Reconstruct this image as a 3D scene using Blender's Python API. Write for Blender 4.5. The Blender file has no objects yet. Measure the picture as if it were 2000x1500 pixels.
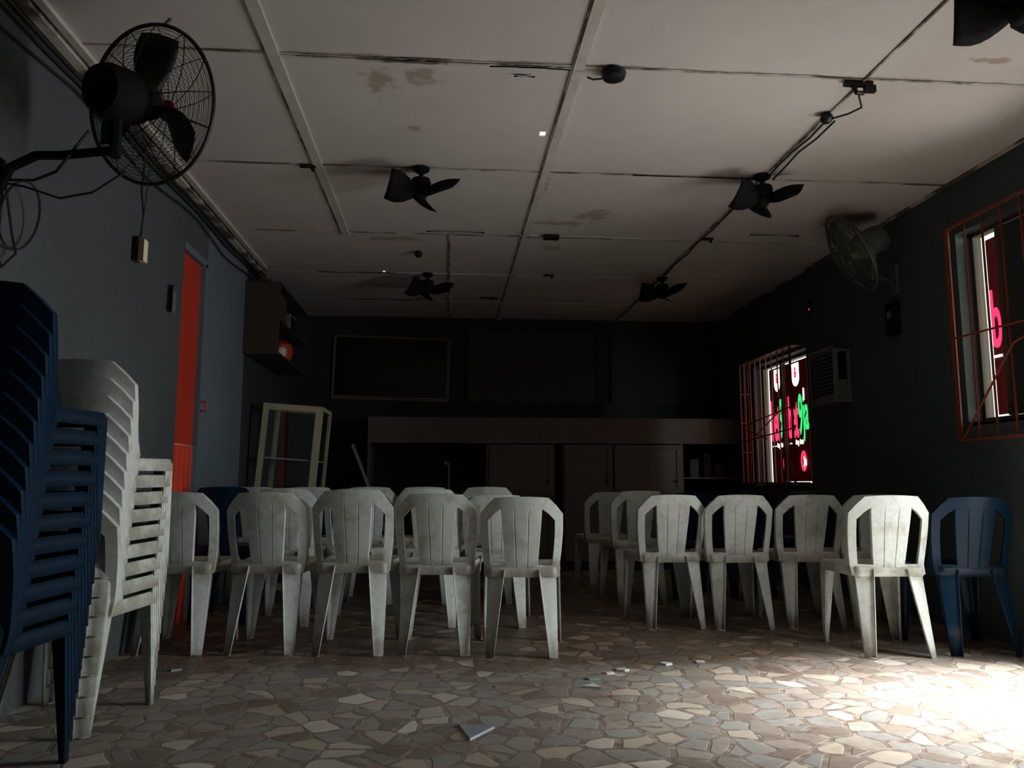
import bpy, bmesh, math, random
from mathutils import Vector, Matrix
random.seed(7)
sc = bpy.context.scene
COL = sc.collection
R = math.radians

# ---------------------------------------------------------------- camera
F_PX = 1520.0
yaw, pit = R(4.74), R(7.32)
cam_d = bpy.data.cameras.new('camera'); cam = bpy.data.objects.new('camera', cam_d); COL.objects.link(cam)
cam_d.sensor_width = 36; cam_d.lens = 36 * F_PX / 2000
cam_d.clip_start = .02
cam.location = (0, 0, .92)
fwd = Vector((math.sin(yaw) * math.cos(pit), math.cos(yaw) * math.cos(pit), math.sin(pit)))
cam.rotation_euler = fwd.to_track_quat('-Z', 'Y').to_euler()
sc.camera = cam
# ---------------------------------------------------------------- view
vs = sc.view_settings
vs.view_transform = 'Standard'; vs.look = 'None'; vs.gamma = 1; vs.use_curve_mapping = False
vs.exposure = 0.58
# ---------------------------------------------------------------- world
w = bpy.data.worlds.new('sky'); sc.world = w; w.use_nodes = True
bg = w.node_tree.nodes['Background']
bg.inputs[0].default_value = (.95, 1.0, .93, 1); bg.inputs[1].default_value = 1.3
# daylight that comes in through the doorway in the right wall
def area(name, loc, size, sy, power, direction, col, spread=180):
    l = bpy.data.lights.new(name, 'AREA'); l.shape = 'RECTANGLE'; l.size = size; l.size_y = sy
    l.energy = power; l.color = col; l.spread = R(spread)
    o = bpy.data.objects.new(name, l); COL.objects.link(o); o.location = loc
    o.rotation_euler = Vector(direction).to_track_quat('-Z', 'Y').to_euler()
    return o
area('open_sky_daylight', (5.5, 2.25, 1.6), 3.5, 2.5, 280, (-1, 0, 0), (.94, 1.0, .99), 180)
area('yard_bounce', (3.95, 3.25, .05), .9, 1.0, 17, (-1, 0, 1.0), (1, .98, .90), 130)
area('doorway_sky', (3.95, 3.12, 1.95), .40, .4, 26, (-1.0, 0, -1.25), (1, 1.0, .98), 46)

# ---------------------------------------------------------------- helpers
class MB:
    def __init__(s): s.v = []; s.f = []; s.mi = []; s.m = 0
    def add(s, vs_, fs):
        n = len(s.v); s.v += [tuple(p) for p in vs_]
        for f in fs: s.f.append([i + n for i in f]); s.mi.append(s.m)
        return s
    def box(s, x0, x1, y0, y1, z0, z1):
        return s.add([(x, y, z) for x in (x0, x1) for y in (y0, y1) for z in (z0, z1)],
                     [(0, 1, 3, 2), (4, 6, 7, 5), (0, 4, 5, 1), (2, 3, 7, 6), (0, 2, 6, 4), (1, 5, 7, 3)])
    def tube(s, pts, r, n=6, closed=False, cap=True):
        pts = [Vector(p) for p in pts]; N = len(pts); rings = []
        rr = r if isinstance(r, (list, tuple)) else [r] * N
        prev = None; base = len(s.v); vv = []
        for i, p in enumerate(pts):
            if closed: t = pts[(i + 1) % N] - pts[i - 1]
            else: t = pts[min(i + 1, N - 1)] - pts[max(i - 1, 0)]
            if t.length < 1e-9: t = Vector((0, 0, 1))
            t.normalize()
            if prev is None:
                a = Vector((0, 0, 1)) if abs(t.z) < .9 else Vector((1, 0, 0))
                u = t.cross(a).normalized()
            else:
                u = (prev - t * prev.dot(t))
                u = u.normalized() if u.length > 1e-6 else t.orthogonal().normalized()
            prev = u; q = t.cross(u)
            for k in range(n):
                a = 2 * math.pi * k / n
                vv.append(p + (u * math.cos(a) + q * math.sin(a)) * rr[i])
        ff = []
        for i in range(N if closed else N - 1):
            j = (i + 1) % N
            for k in range(n):
                l = (k + 1) % n
                ff.append((i * n + k, i * n + l, j * n + l, j * n + k))
        if cap and not closed:
            ff.append(tuple(range(n))[::-1]); ff.append(tuple(range((N - 1) * n, N * n)))
        return s.add(vv, ff)
    def lathe(s, prof, n=24, M=None):
        """prof: (r, h) pairs about local Z"""
        vv = []; ff = []
        for r, h in prof:
            for k in range(n):
                a = 2 * math.pi * k / n; vv.append(Vector((r * math.cos(a), r * math.sin(a), h)))
        for i in range(len(prof) - 1):
            for k in range(n):
                l = (k + 1) % n; ff.append((i * n + k, i * n + l, (i + 1) * n + l, (i + 1) * n + k))
        ff.append(tuple(range(n))[::-1]); ff.append(tuple(range((len(prof) - 1) * n, len(prof) * n)))
        if M: vv = [M @ p for p in vv]
        return s.add(vv, ff)
    def build(s, name, mat, parent=None, smooth=False, bevel=0, solid=0, loc=None):
        me = bpy.data.meshes.new(name); me.from_pydata(s.v, [], s.f); me.update()
        bm = bmesh.new(); bm.from_mesh(me)
        if not s.mi or max(s.mi) == 0: bmesh.ops.remove_doubles(bm, verts=bm.verts, dist=1e-5)
        bmesh.ops.recalc_face_normals(bm, faces=bm.faces); bm.to_mesh(me); bm.free()
        mats = mat if isinstance(mat, (list, tuple)) else [mat]
        for m in mats: me.materials.append(m)
        if len(mats) > 1 and len(me.polygons) == len(s.mi):
            for p, i in zip(me.polygons, s.mi): p.material_index = i
        o = bpy.data.objects.new(name, me); COL.objects.link(o)
        if smooth:
            for p in me.polygons: p.use_smooth = True
            me.set_sharp_from_angle(angle=R(38))
        if solid:
            md = o.modifiers.new('solid', 'SOLIDIFY'); md.thickness = solid; md.offset = 0
        if bevel:
            md = o.modifiers.new('bevel', 'BEVEL'); md.width = bevel; md.segments = 2; md.limit_method = 'ANGLE'
        if parent: o.parent = parent
        if loc: o.location = loc
        return o

def tag(o, label=None, cat=None, group=None, kind=None):
    if label: o['label'] = label
    if cat: o['category'] = cat
    if group: o['group'] = group
    if kind: o['kind'] = kind
    return o
def empty(name, loc=(0, 0, 0), rz=0):
    o = bpy.data.objects.new(name, None); COL.objects.link(o); o.location = loc; o.rotation_euler = (0, 0, rz)
    o.empty_display_size = .05
    return o
def copy_tree(o, parent=None):
    c = o.copy(); COL.objects.link(c); c.parent = parent
    for ch in [x for x in o.children]: copy_tree(ch, c)
    return c
def struct(o): o['kind'] = 'structure'; return o

# ---------------------------------------------------------------- materials
def newmat(name):
    m = bpy.data.materials.new(name); m.use_nodes = True
    nt = m.node_tree; return m, nt, nt.nodes['Principled BSDF']
def rgb(c): return (c[0], c[1], c[2], 1)
def plain(name, c, rough=.6, metal=0, var=.12, scale=12, bump=0):
    m, nt, b = newmat(name); N = nt.nodes; L = nt.links
    tc = N.new('ShaderNodeTexCoord'); nz = N.new('ShaderNodeTexNoise'); nz.inputs['Scale'].default_value = scale
    nz.inputs['Detail'].default_value = 6
    L.new(tc.outputs['Object'], nz.inputs['Vector'])
    mx = N.new('ShaderNodeMix'); mx.data_type = 'RGBA'
    mx.inputs[6].default_value = rgb([k * (1 - var) for k in c]); mx.inputs[7].default_value = rgb([min(1, k * (1 + var)) for k in c])
    L.new(nz.outputs[0], mx.inputs[0]); L.new(mx.outputs[2], b.inputs['Base Color'])
    b.inputs['Roughness'].default_value = rough; b.inputs['Metallic'].default_value = metal
    if bump:
        bp = N.new('ShaderNodeBump'); bp.inputs['Strength'].default_value = bump; bp.inputs['Distance'].default_value = .01
        L.new(nz.outputs[0], bp.inputs['Height']); L.new(bp.outputs[0], b.inputs['Normal'])
    return m
def emis(name, c, s):
    m, nt, b = newmat(name)
    b.inputs['Base Color'].default_value = (0, 0, 0, 1)
    b.inputs['Emission Color'].default_value = rgb(c); b.inputs['Emission Strength'].default_value = s
    return m
def ramp(N, L, src, p0, p1, c0=(0, 0, 0), c1=(1, 1, 1)):
    r = N.new('ShaderNodeValToRGB'); r.color_ramp.elements[0].position = p0; r.color_ramp.elements[1].position = p1
    r.color_ramp.elements[0].color = rgb(c0); r.color_ramp.elements[1].color = rgb(c1)
    L.new(src, r.inputs[0]); return r
def mth(N, L, op, a, b=None, c=None):
    n = N.new('ShaderNodeMath'); n.operation = op
    for i, v in enumerate((a, b, c)):
        if v is None: continue
        if isinstance(v, (int, float)): n.inputs[i].default_value = v
        else: L.new(v, n.inputs[i])
    return n.outputs[0]
def mixc(N, L, f, a, b, mode='MIX'):
    mx = N.new('ShaderNodeMix'); mx.data_type = 'RGBA'; mx.blend_type = mode
    for i, v in ((0, f), (6, a), (7, b)):
        if isinstance(v, (int, float)): mx.inputs[i].default_value = v
        elif isinstance(v, tuple): mx.inputs[i].default_value = rgb(v)
        else: L.new(v, mx.inputs[i])
    return mx.outputs[2]

def plastic(name, c, dirt, amount, rough=.4):
    m, nt, b = newmat(name); N = nt.nodes; L = nt.links
    tc = N.new('ShaderNodeTexCoord'); oi = N.new('ShaderNodeObjectInfo')
    va = N.new('ShaderNodeVectorMath'); va.operation = 'ADD'
    sc_ = N.new('ShaderNodeVectorMath'); sc_.operation = 'SCALE'; sc_.inputs[3].default_value = 17.0
    cb = N.new('ShaderNodeCombineXYZ'); L.new(oi.outputs['Random'], cb.inputs[0]); L.new(oi.outputs['Random'], cb.inputs[2])
    L.new(cb.outputs[0], sc_.inputs[0]); L.new(tc.outputs['Object'], va.inputs[0]); L.new(sc_.outputs[0], va.inputs[1])
    n1 = N.new('ShaderNodeTexNoise'); n1.inputs['Scale'].default_value = 7; n1.inputs['Detail'].default_value = 8; n1.inputs['Roughness'].default_value = .65
    L.new(va.outputs[0], n1.inputs['Vector'])
    n2 = N.new('ShaderNodeTexNoise'); n2.inputs['Scale'].default_value = 40; n2.inputs['Detail'].default_value = 4
    L.new(va.outputs[0], n2.inputs['Vector'])
    sp = N.new('ShaderNodeSeparateXYZ'); L.new(tc.outputs['Object'], sp.inputs[0])
    # grime collects round the seat joint (z .40-.50) and on the feet
    seam = mth(N, L, 'SUBTRACT', 1.0, mth(N, L, 'MULTIPLY', mth(N, L, 'ABSOLUTE', mth(N, L, 'SUBTRACT', sp.outputs[2], .44)), 14.0))
    foot = mth(N, L, 'SUBTRACT', 1.0, mth(N, L, 'MULTIPLY', sp.outputs[2], 9.0))
    g = mth(N, L, 'MAXIMUM', mth(N, L, 'MAXIMUM', seam, foot), 0.0)
    tot = mth(N, L, 'ADD', mth(N, L, 'MULTIPLY', g, .22), n1.outputs[0])
    r = ramp(N, L, tot, .50, .74)
    f = mth(N, L, 'MULTIPLY', r.outputs[0], amount)
    c1 = mixc(N, L, f, c, dirt)
    r2 = ramp(N, L, n2.outputs[0], .35, .7, (.86, .86, .86), (1, 1, 1))
    c2 = mixc(N, L, 1.0, c1, r2.outputs[0], 'MULTIPLY')
    L.new(c2, b.inputs['Base Color']); b.inputs['Roughness'].default_value = rough
    b.inputs['Specular IOR Level'].default_value = .28
    return m
M_white = plastic('white_plastic', (.70, .74, .71), (.24, .19, .12), .62)
M_blue = plastic('blue_plastic', (.002, .022, .055), (.008, .014, .02), .5, .38)
M_dark = plain('dark_metal', (.010, .010, .009), .45, .3)
M_black = plain('black_plastic', (.006, .006, .007), .8)
M_black.node_tree.nodes['Principled BSDF'].inputs['Specular IOR Level'].default_value = .15
M_cable = plain('cable_rubber', (.012, .012, .012), .6)
M_rust = plain('red_oxide_paint', (.26, .05, .025), .5, 0, .3, 30)
M_cream = plain('cream_paint', (.44, .40, .27), .5, 0, .18, 25)
M_greymetal = plain('grey_metal', (.22, .24, .22), .4, .4)
M_fangrey = plain('fan_grey', (.10, .12, .10), .45, .2)
M_lightwood = plain('light_wood', (.22, .19, .16), .6, 0, .2, 18)
M_red = plain('red_paint', (.50, .036, .016), .5, 0, .12, 8)
M_reddark = plain('red_curtain', (.70, .06, .03), .7, 0, .15, 20)
M_offwhite = plain('offwhite', (.55, .55, .50), .5)
M_backwall = plain('dark_back_tone', (.032, .032, .040), .8, 0, .2, 5)
M_counter = plain('counter_wood', (.13, .10, .088), .6, 0, .25, 6)
M_counterdark = plain('counter_inside', (.02, .02, .024), .8)
M_lightframe = plain('faded_frame', (.14, .12, .10), .6)
M_screen = plain('screen_black', (.006, .006, .007), .25)
M_tv = plain('panel_grey', (.035, .037, .042), .5, 0, .3, 4)
M_pink = plain('pink_badge', (.62, .04, .09), .4)
M_badge = plain('cream_plastic', (.62, .52, .30), .5)
M_green = plain('grey_green_plastic', (.12, .16, .13), .5)
M_brown = plain('brown_cardboard', (.05, .03, .018), .8)
M_frame = plain('window_aluminium', (.11, .085, .065), .45, .3)
M_stick = plain('weathered_stick', (.30, .26, .24), .7)

def wall_mat(name, c, c2):
    m, nt, b = newmat(name); N = nt.nodes; L = nt.links
    tc = N.new('ShaderNodeTexCoord'); n1 = N.new('ShaderNodeTexNoise'); n1.inputs['Scale'].default_value = 1.3; n1.inputs['Detail'].default_value = 8
    L.new(tc.outputs['Object'], n1.inputs['Vector'])
    n2 = N.new('ShaderNodeTexNoise'); n2.inputs['Scale'].default_value = 30; n2.inputs['Detail'].default_value = 5
    L.new(tc.outputs['Object'], n2.inputs['Vector'])
    r = ramp(N, L, n1.outputs[0], .3, .7, c, c2)
    r2 = ramp(N, L, n2.outputs[0], .3, .65, (.85, .85, .85), (1, 1, 1))
    L.new(mixc(N, L, 1.0, r.outputs[0], r2.outputs[0], 'MULTIPLY'), b.inputs['Base Color'])
    bp = N.new('ShaderNodeBump'); bp.inputs['Strength'].default_value = .25; bp.inputs['Distance'].default_value = .01
    L.new(n2.outputs[0], bp.inputs['Height']); L.new(bp.outputs[0], b.inputs['Normal'])
    b.inputs['Roughness'].default_value = .75
    return m
M_wallL = wall_mat('grey_blue_wall', (.056, .066, .070), (.072, .084, .090))
M_wallR = wall_mat('dark_teal_wall', (.050, .070, .070), (.066, .086, .086))
M_pillar = wall_mat('pillar_paint', (.11, .135, .175), (.14, .17, .22))

def floor_mat():
    m, nt, b = newmat('crazy_paving_floor'); N = nt.nodes; L = nt.links
    tc = N.new('ShaderNodeTexCoord')
    nd = N.new('ShaderNodeTexNoise'); nd.inputs['Scale'].default_value = 2.0; L.new(tc.outputs['Object'], nd.inputs['Vector'])
    vs_ = N.new('ShaderNodeVectorMath'); vs_.operation = 'SCALE'; vs_.inputs[3].default_value = .22
    L.new(nd.outputs[1], vs_.inputs[0])
    va = N.new('ShaderNodeVectorMath'); va.operation = 'ADD'; L.new(tc.outputs['Object'], va.inputs[0]); L.new(vs_.outputs[0], va.inputs[1])
    def vor(feat, scale):
        v = N.new('ShaderNodeTexVoronoi'); v.voronoi_dimensions = '2D'; v.feature = feat; v.inputs['Scale'].default_value = scale
        v.inputs['Randomness'].default_value = 1; L.new(va.outputs[0], v.inputs['Vector']); return v
    S = 8.6
    vc = vor('F1', S); ve = vor('DISTANCE_TO_EDGE', S)
    sp = N.new('ShaderNodeSeparateColor'); L.new(vc.outputs['Color'], sp.inputs[0])
    r = N.new('ShaderNodeValToRGB'); r.color_ramp.interpolation = 'CONSTANT'
    cols = [(0, (.25, .20, .165)), (.14, (.32, .28, .24)), (.32, (.37, .325, .28)), (.50, (.34, .325, .30)), (.66, (.29, .28, .265)), (.74, (.50, .43, .35)), (.85, (.58, .52, .45)), (.94, (.74, .68, .60))]
    el = r.color_ramp.elements
    el[0].position = 0; el[0].color = rgb(cols[0][1]); el[1].position = cols[1][0]; el[1].color = rgb(cols[1][1])
    for p, c in cols[2:]:
        e = el.new(p); e.color = rgb(c)
    L.new(sp.outputs[0], r.inputs[0])
    # grout width changes from stone to stone
    gw = mth(N, L, 'ADD', mth(N, L, 'MULTIPLY', sp.outputs[1], .11), .02)
    e1 = mth(N, L, 'SUBTRACT', ve.outputs['Distance'], gw)
    e2 = ramp(N, L, mth(N, L, 'MULTIPLY', e1, 12.0), 0, .25)
    grn = N.new('ShaderNodeTexNoise'); grn.inputs['Scale'].default_value = 25; grn.inputs['Detail'].default_value = 6; L.new(tc.outputs['Object'], grn.inputs['Vector'])
    gr = ramp(N, L, grn.outputs[0], .35, .7, (.20, .155, .125), (.36, .30, .255))
    c1 = mixc(N, L, e2.outputs[0], gr.outputs[0], r.outputs[0])
    # small marble chips in the grout
    v2 = N.new('ShaderNodeTexVoronoi'); v2.voronoi_dimensions = '2D'; v2.inputs['Scale'].default_value = 42; L.new(tc.outputs['Object'], v2.inputs['Vector'])
    s2 = N.new('ShaderNodeSeparateColor'); L.new(v2.outputs['Color'], s2.inputs[0])
    ch = mth(N, L, 'MULTIPLY', mth(N, L, 'GREATER_THAN', s2.outputs[0], .86), mth(N, L, 'SUBTRACT', 1.0, e2.outputs[0]))
    c1 = mixc(N, L, mth(N, L, 'MULTIPLY', ch, .6), c1, (.5, .42, .34))
    # brown worn dirt: broad patches, strongest in the aisle between the blocks of chairs
    nb = N.new('ShaderNodeTexNoise'); nb.inputs['Scale'].default_value = 1.6; nb.inputs['Detail'].default_value = 9; nb.inputs['Roughness'].default_value = .7
    L.new(tc.outputs['Object'], nb.inputs['Vector'])
    sx = N.new('ShaderNodeSeparateXYZ'); L.new(tc.outputs['Object'], sx.inputs[0])
    dy = mth(N, L, 'MULTIPLY', mth(N, L, 'SUBTRACT', sx.outputs[1], 3.9), .55)
    dy = mth(N, L, 'MINIMUM', mth(N, L, 'MAXIMUM', dy, 0.0), .24)
    px_ = mth(N, L, 'DIVIDE', mth(N, L, 'SUBTRACT', sx.outputs[0], .85), .95); py_ = mth(N, L, 'DIVIDE', mth(N, L, 'SUBTRACT', sx.outputs[1], 4.55), .75)
    pd = mth(N, L, 'SQRT', mth(N, L, 'ADD', mth(N, L, 'MULTIPLY', px_, px_), mth(N, L, 'MULTIPLY', py_, py_)))
    dy = mth(N, L, 'ADD', dy, mth(N, L, 'MULTIPLY', mth(N, L, 'MAXIMUM', mth(N, L, 'SUBTRACT', 1.0, pd), 0.0), .22))
    rb = ramp(N, L, mth(N, L, 'ADD', nb.outputs[0], dy), .50, .72)
    c2 = mixc(N, L, mth(N, L, 'MULTIPLY', rb.outputs[0], .82), c1, mixc(N, L, 1.0, c1, (.46, .31, .22), 'MULTIPLY'))
    L.new(c2, b.inputs['Base Color'])
    L.new(ramp(N, L, grn.outputs[0], .3, .7, (.38, .38, .38), (.62, .62, .62)).outputs[0], b.inputs['Roughness'])
    bp = N.new('ShaderNodeBump'); bp.inputs['Strength'].default_value = .5; bp.inputs['Distance'].default_value = .006
    L.new(mth(N, L, 'ADD', e2.outputs[0], mth(N, L, 'MULTIPLY', grn.outputs[0], .5)), bp.inputs['Height']); L.new(bp.outputs[0], b.inputs['Normal'])
    return m
M_floor = floor_mat()

GX = (-.81, .57, 2.0); GY = (3.40, 4.66, 5.95, 7.12, 8.2)
def ceiling_mat():
    m, nt, b = newmat('stained_ceiling'); N = nt.nodes; L = nt.links
    tc = N.new('ShaderNodeTexCoord'); sp = N.new('ShaderNodeSeparateXYZ'); L.new(tc.outputs['Object'], sp.inputs[0])
    n1 = N.new('ShaderNodeTexNoise'); n1.inputs['Scale'].default_value = 2.2; n1.inputs['Detail'].default_value = 9; n1.inputs['Roughness'].default_value = .7
    L.new(tc.outputs['Object'], n1.inputs['Vector'])
    n2 = N.new('ShaderNodeTexNoise'); n2.inputs['Scale'].default_value = 14; n2.inputs['Detail'].default_value = 7
    L.new(tc.outputs['Object'], n2.inputs['Vector'])
    base = ramp(N, L, n1.outputs[0], .3, .75, (.58, .53, .50), (.50, .455, .43)).outputs[0]
    # dirty water lines along the cross joints
    dmin = None
    for y in GY + (2.1, .8):
        d = mth(N, L, 'ABSOLUTE', mth(N, L, 'ADD', mth(N, L, 'SUBTRACT', sp.outputs[1], y), mth(N, L, 'MULTIPLY', mth(N, L, 'SUBTRACT', n1.outputs[0], .5), .06)))
        dmin = d if dmin is None else mth(N, L, 'MINIMUM', dmin, d)
    wv = mth(N, L, 'MULTIPLY', n2.outputs[0], .10)
    k = ramp(N, L, mth(N, L, 'DIVIDE', dmin, wv), .12, .42, (1, 1, 1), (0, 0, 0)).outputs[0]
    base = mixc(N, L, mth(N, L, 'MULTIPLY', k, .75), base, (.20, .13, .08))
    # single brown leaks
    for (x, y, ax, ay) in ((1.06, 5.42, .17, .16), (.80, 5.62, .30, .06), (-.35, 3.62, .10, .16), (-.15, 3.55, .09, .12), (-.2, 4.12, .05, .04), (.85, 6.25, .12, .07), (-.55, 7.6, .5, .12), (-.45, 6.1, .3, .07), (.62, 4.9, .03, .2), (2.5, 3.2, .12, .03)):
        dx = mth(N, L, 'DIVIDE', mth(N, L, 'SUBTRACT', sp.outputs[0], x), ax); dy = mth(N, L, 'DIVIDE', mth(N, L, 'SUBTRACT', sp.outputs[1], y), ay)
        d = mth(N, L, 'SQRT', mth(N, L, 'ADD', mth(N, L, 'MULTIPLY', dx, dx), mth(N, L, 'MULTIPLY', dy, dy)))
        d = mth(N, L, 'ADD', d, mth(N, L, 'MULTIPLY', mth(N, L, 'SUBTRACT', n2.outputs[0], .5), 3.2))
        kk = ramp(N, L, d, .35, .95, (1, 1, 1), (0, 0, 0)).outputs[0]
        base = mixc(N, L, mth(N, L, 'MULTIPLY', kk, .6), base, (.24, .15, .085))
    L.new(base, b.inputs['Base Color']); b.inputs['Roughness'].default_value = .8
    return m
M_ceil = ceiling_mat()
M_batten = plain('painted_batten', (.50, .46, .42), .7, 0, .25, 9)
def joint_mat():
    m, nt, b = newmat('dirty_joint'); N = nt.nodes; L = nt.links
    tc = N.new('ShaderNodeTexCoord'); n1 = N.new('ShaderNodeTexNoise'); n1.inputs['Scale'].default_value = 5; n1.inputs['Detail'].default_value = 6
    L.new(tc.outputs['Object'], n1.inputs['Vector'])
    L.new(ramp(N, L, n1.outputs[0], .44, .57, (.10, .075, .055), (.50, .46, .41)).outputs[0], b.inputs['Base Color']); b.inputs['Roughness'].default_value = .9
    return m
M_joint = joint_mat()

# ---------------------------------------------------------------- room shell
XL, XR, YB, YF, H = -1.76, 3.26, 9.06, -1.6, 2.87
T = .2
struct(MB().box(XL - T, XR + .15, YF - T, YB + T, -.1, 0).build('floor', M_floor))
g = MB(); g.box(XR + .15, 12, -6, 14, -.2, -.06); struct(g.build('ground', plain('concrete_yard', (.45, .43, .40), .8)))
# ceiling with two small holes that let daylight through
def ceiling():
    holes = [(.515, 4.13, .017), (-.60, 7.085, .012)]
    xs = sorted([XL - T, XR + T] + [h[0] + s * h[2] for h in holes for s in (-1, 1)])
    ys = sorted([YF - T, YB + T] + [h[1] + s * h[2] * 1.6 for h in holes for s in (-1, 1)])
    m = MB()
    for i in range(len(xs) - 1):
        for j in range(len(ys) - 1):
            cx, cy = (xs[i] + xs[i + 1]) / 2, (ys[j] + ys[j + 1]) / 2
            if any(abs(cx - h[0]) < h[2] and abs(cy - h[1]) < h[2] * 1.6 for h in holes): continue
            m.add([(xs[i], ys[j], H), (xs[i + 1], ys[j], H), (xs[i + 1], ys[j + 1], H), (xs[i], ys[j + 1], H)], [(0, 1, 2, 3)])
    o = m.build('ceiling', M_ceil)
    md = o.modifiers.new('solid', 'SOLIDIFY'); md.thickness = .008; md.offset = 1
    return struct(o)
ceiling()
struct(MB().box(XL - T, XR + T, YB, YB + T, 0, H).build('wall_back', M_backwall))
struct(MB().box(XL - T, XR + T, YF - T, YF, 0, H).build('wall_front', M_wallL))
# left wall: doorway y 5.22-5.66
DY0, DY1, DH = 5.20, 5.70, 2.5
g = MB(); g.box(XL - T, XL, YF, DY0, 0, H); g.box(XL - T, XL, DY0, DY1, DH, H)
struct(g.build('wall_left', M_wallL))
g = MB(); g.box(XL - T, XL, DY1, 6.80, 0, H); struct(g.build('wall_left_pillar', M_pillar))
g = MB(); g.box(XL - T, XL, 6.80, YB, 0, H); struct(g.build('wall_left_rear', M_backwall))  # rear stretch of the left wall: shade put into a darker colour
# right wall with a doorway, a near window and a far window
W1 = (3.97, 4.62, 1.30, 2.52); W2 = (6.78, 8.02, .90, 2.16); D2 = (2.75, 3.75, 0, 2.1)
g = MB(); TR = .15; segs = [(YF, D2[0]), (D2[1], W1[0]), (W1[1], W2[0]), (W2[1], YB)]
for a, b_ in segs: g.box(XR, XR + TR, a, b_, 0, H)
for o_ in (D2, W1, W2):
    g.box(XR, XR + TR, o_[0], o_[1], o_[3], H)
    if o_[2] > 0: g.box(XR, XR + TR, o_[0], o_[1], 0, o_[2])
struct(g.build('wall_right', M_wallR))
# door frame of the open doorway (just beyond the right edge of the picture)
g = MB()
g.box(XR - .01, XR + T, D2[0], D2[0] + .04, 0, D2[3]); g.box(XR - .01, XR + T, D2[1] - .04, D2[1], 0, D2[3]); g.box(XR - .01, XR + T, D2[0], D2[1], D2[3] - .04, D2[3])
struct(g.build('door_2', M_lightwood))

# left door: red leaf set in its reveal, lower panel of paler ribbed red
dr = struct(empty('door_1', (XL, (DY0 + DY1) / 2, 0)))
g = MB(); g.box(-.07, -.03, -.25, .20, 1.19, DH - .02); g.build('door_leaf', M_red, dr)
g = MB()
for k in range(9): g.box(-.065, -.022 - .006 * (k % 2), -.25 + .048 * k, -.25 + .048 * (k + 1), .0, 1.18)
g.build('lower_panel', M_reddark, dr)
g = MB(); g.box(-.19, .005, .20, .25, 0, DH); g.box(-.19, .005, -.25, .25, DH - .02, DH + .03); g.build('door_frame', M_pillar, dr)
g = MB(); g.tube([(.0, .235, 1.50), (.04, .235, 1.50), (.045, .235, 1.44), (.0, .235, 1.43)], .009); g.build('door_handle', M_red, dr)

# ceiling joints and battens
n = [0]
def trim(mb, mat): n[0] += 1; return struct(mb.build('trim_%d' % n[0], mat))
def strip_x(y, x0, x1, wd, mat, dz=.0, th=.006, jit=.35):
    """ragged strip across the room, under the ceiling"""
    m = MB(); K = 40; a = []; 
    for i in range(K + 1):
        x = x0 + (x1 - x0) * i / K; o = random.uniform(-1, 1) * wd * jit * .4; ww = wd * (1 + random.uniform(-jit, jit))
        a.append((x, y + o - ww / 2, y + o + ww / 2))
    for i in range(K):
        p, q = a[i], a[i + 1]; z0 = H - dz; z1 = H - dz - th
        m.add([(p[0], p[1], z0), (p[0], p[2], z0), (q[0], q[2], z0), (q[0], q[1], z0), (p[0], p[1], z1), (p[0], p[2], z1), (q[0], q[2], z1), (q[0], q[1], z1)],
              [(4, 5, 6, 7), (0, 4, 7, 3), (1, 2, 6, 5)])
    return trim(m, mat)
def strip_y(x, y0, y1, wd, mat, th=.006):
    m = MB(); m.box(x - wd / 2, x + wd / 2, y0, y1, H - th, H); return trim(m, mat)
for i, y in enumerate(GY):
    strip_x(y, XL, XR, .012, M_joint, .0, .004, .6)
strip_x(GY[0] + .02, -.81, .57, .018, M_joint, 0, .008, .5)
for y, x0, x1 in ((GY[2] - .03, .55, XR), (GY[3] - .02, -.5, 3.2), (GY[4], -.3, 2.6)):
    strip_x(y, x0, x1, .016, M_batten, 0, .010, .15)
strip_y(GX[0], YF, 6.0, .055, M_batten, .012); strip_y(GX[0] - .035, YF, 6.0, .010, M_joint, .006)
strip_y(GX[1] + .028, YF, YB, .050, M_batten, .012); strip_y(GX[1] - .002, YF, YB, .007, M_joint, .008)
strip_y(GX[2], YF, YB, .012, M_joint, .008)
strip_y(0.0, 5.95, YB, .014, M_joint, .008)
strip_y(XL + .10, YF, 7.0, .035, M_batten, .022); strip_y(XL + .035, YF, YB, .05, M_joint, .03)
strip_y(XR - .012, YF, YB, .022, M_joint, .015)
def crack(x0, x1, y, wd):
    m = MB(); K = 12; up = []; dn = []
    for i in range(K + 1):
        t = i / K; s = math.sin(math.pi * t) ** .6 * wd * (1 + random.uniform(-.25, .25)); x = x0 + (x1 - x0) * t
        up.append((x, y + s / 2, H - .0045)); dn.append((x, y - s / 2, H - .016))
    m.add(up + dn, [(i, i + 1, K + 2 + i, K + 1 + i) for i in range(K)])
    return trim(m, M_black)
crack(.60, 1.28, 5.93, .05); crack(-.18, .27, 5.86, .035); crack(2.35, 2.75, 5.74, .03); crack(.32, .56, 8.02, .11)
crack(-1.2, -.55, 7.10, .02); crack(-.9, -.4, 8.16, .035); crack(-.35, -.2, 8.1, .03); crack(.30, .40, 3.50, .018)
crack(.18, .56, 3.42, .014); crack(1.15, 1.95, 4.64, .012)

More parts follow.
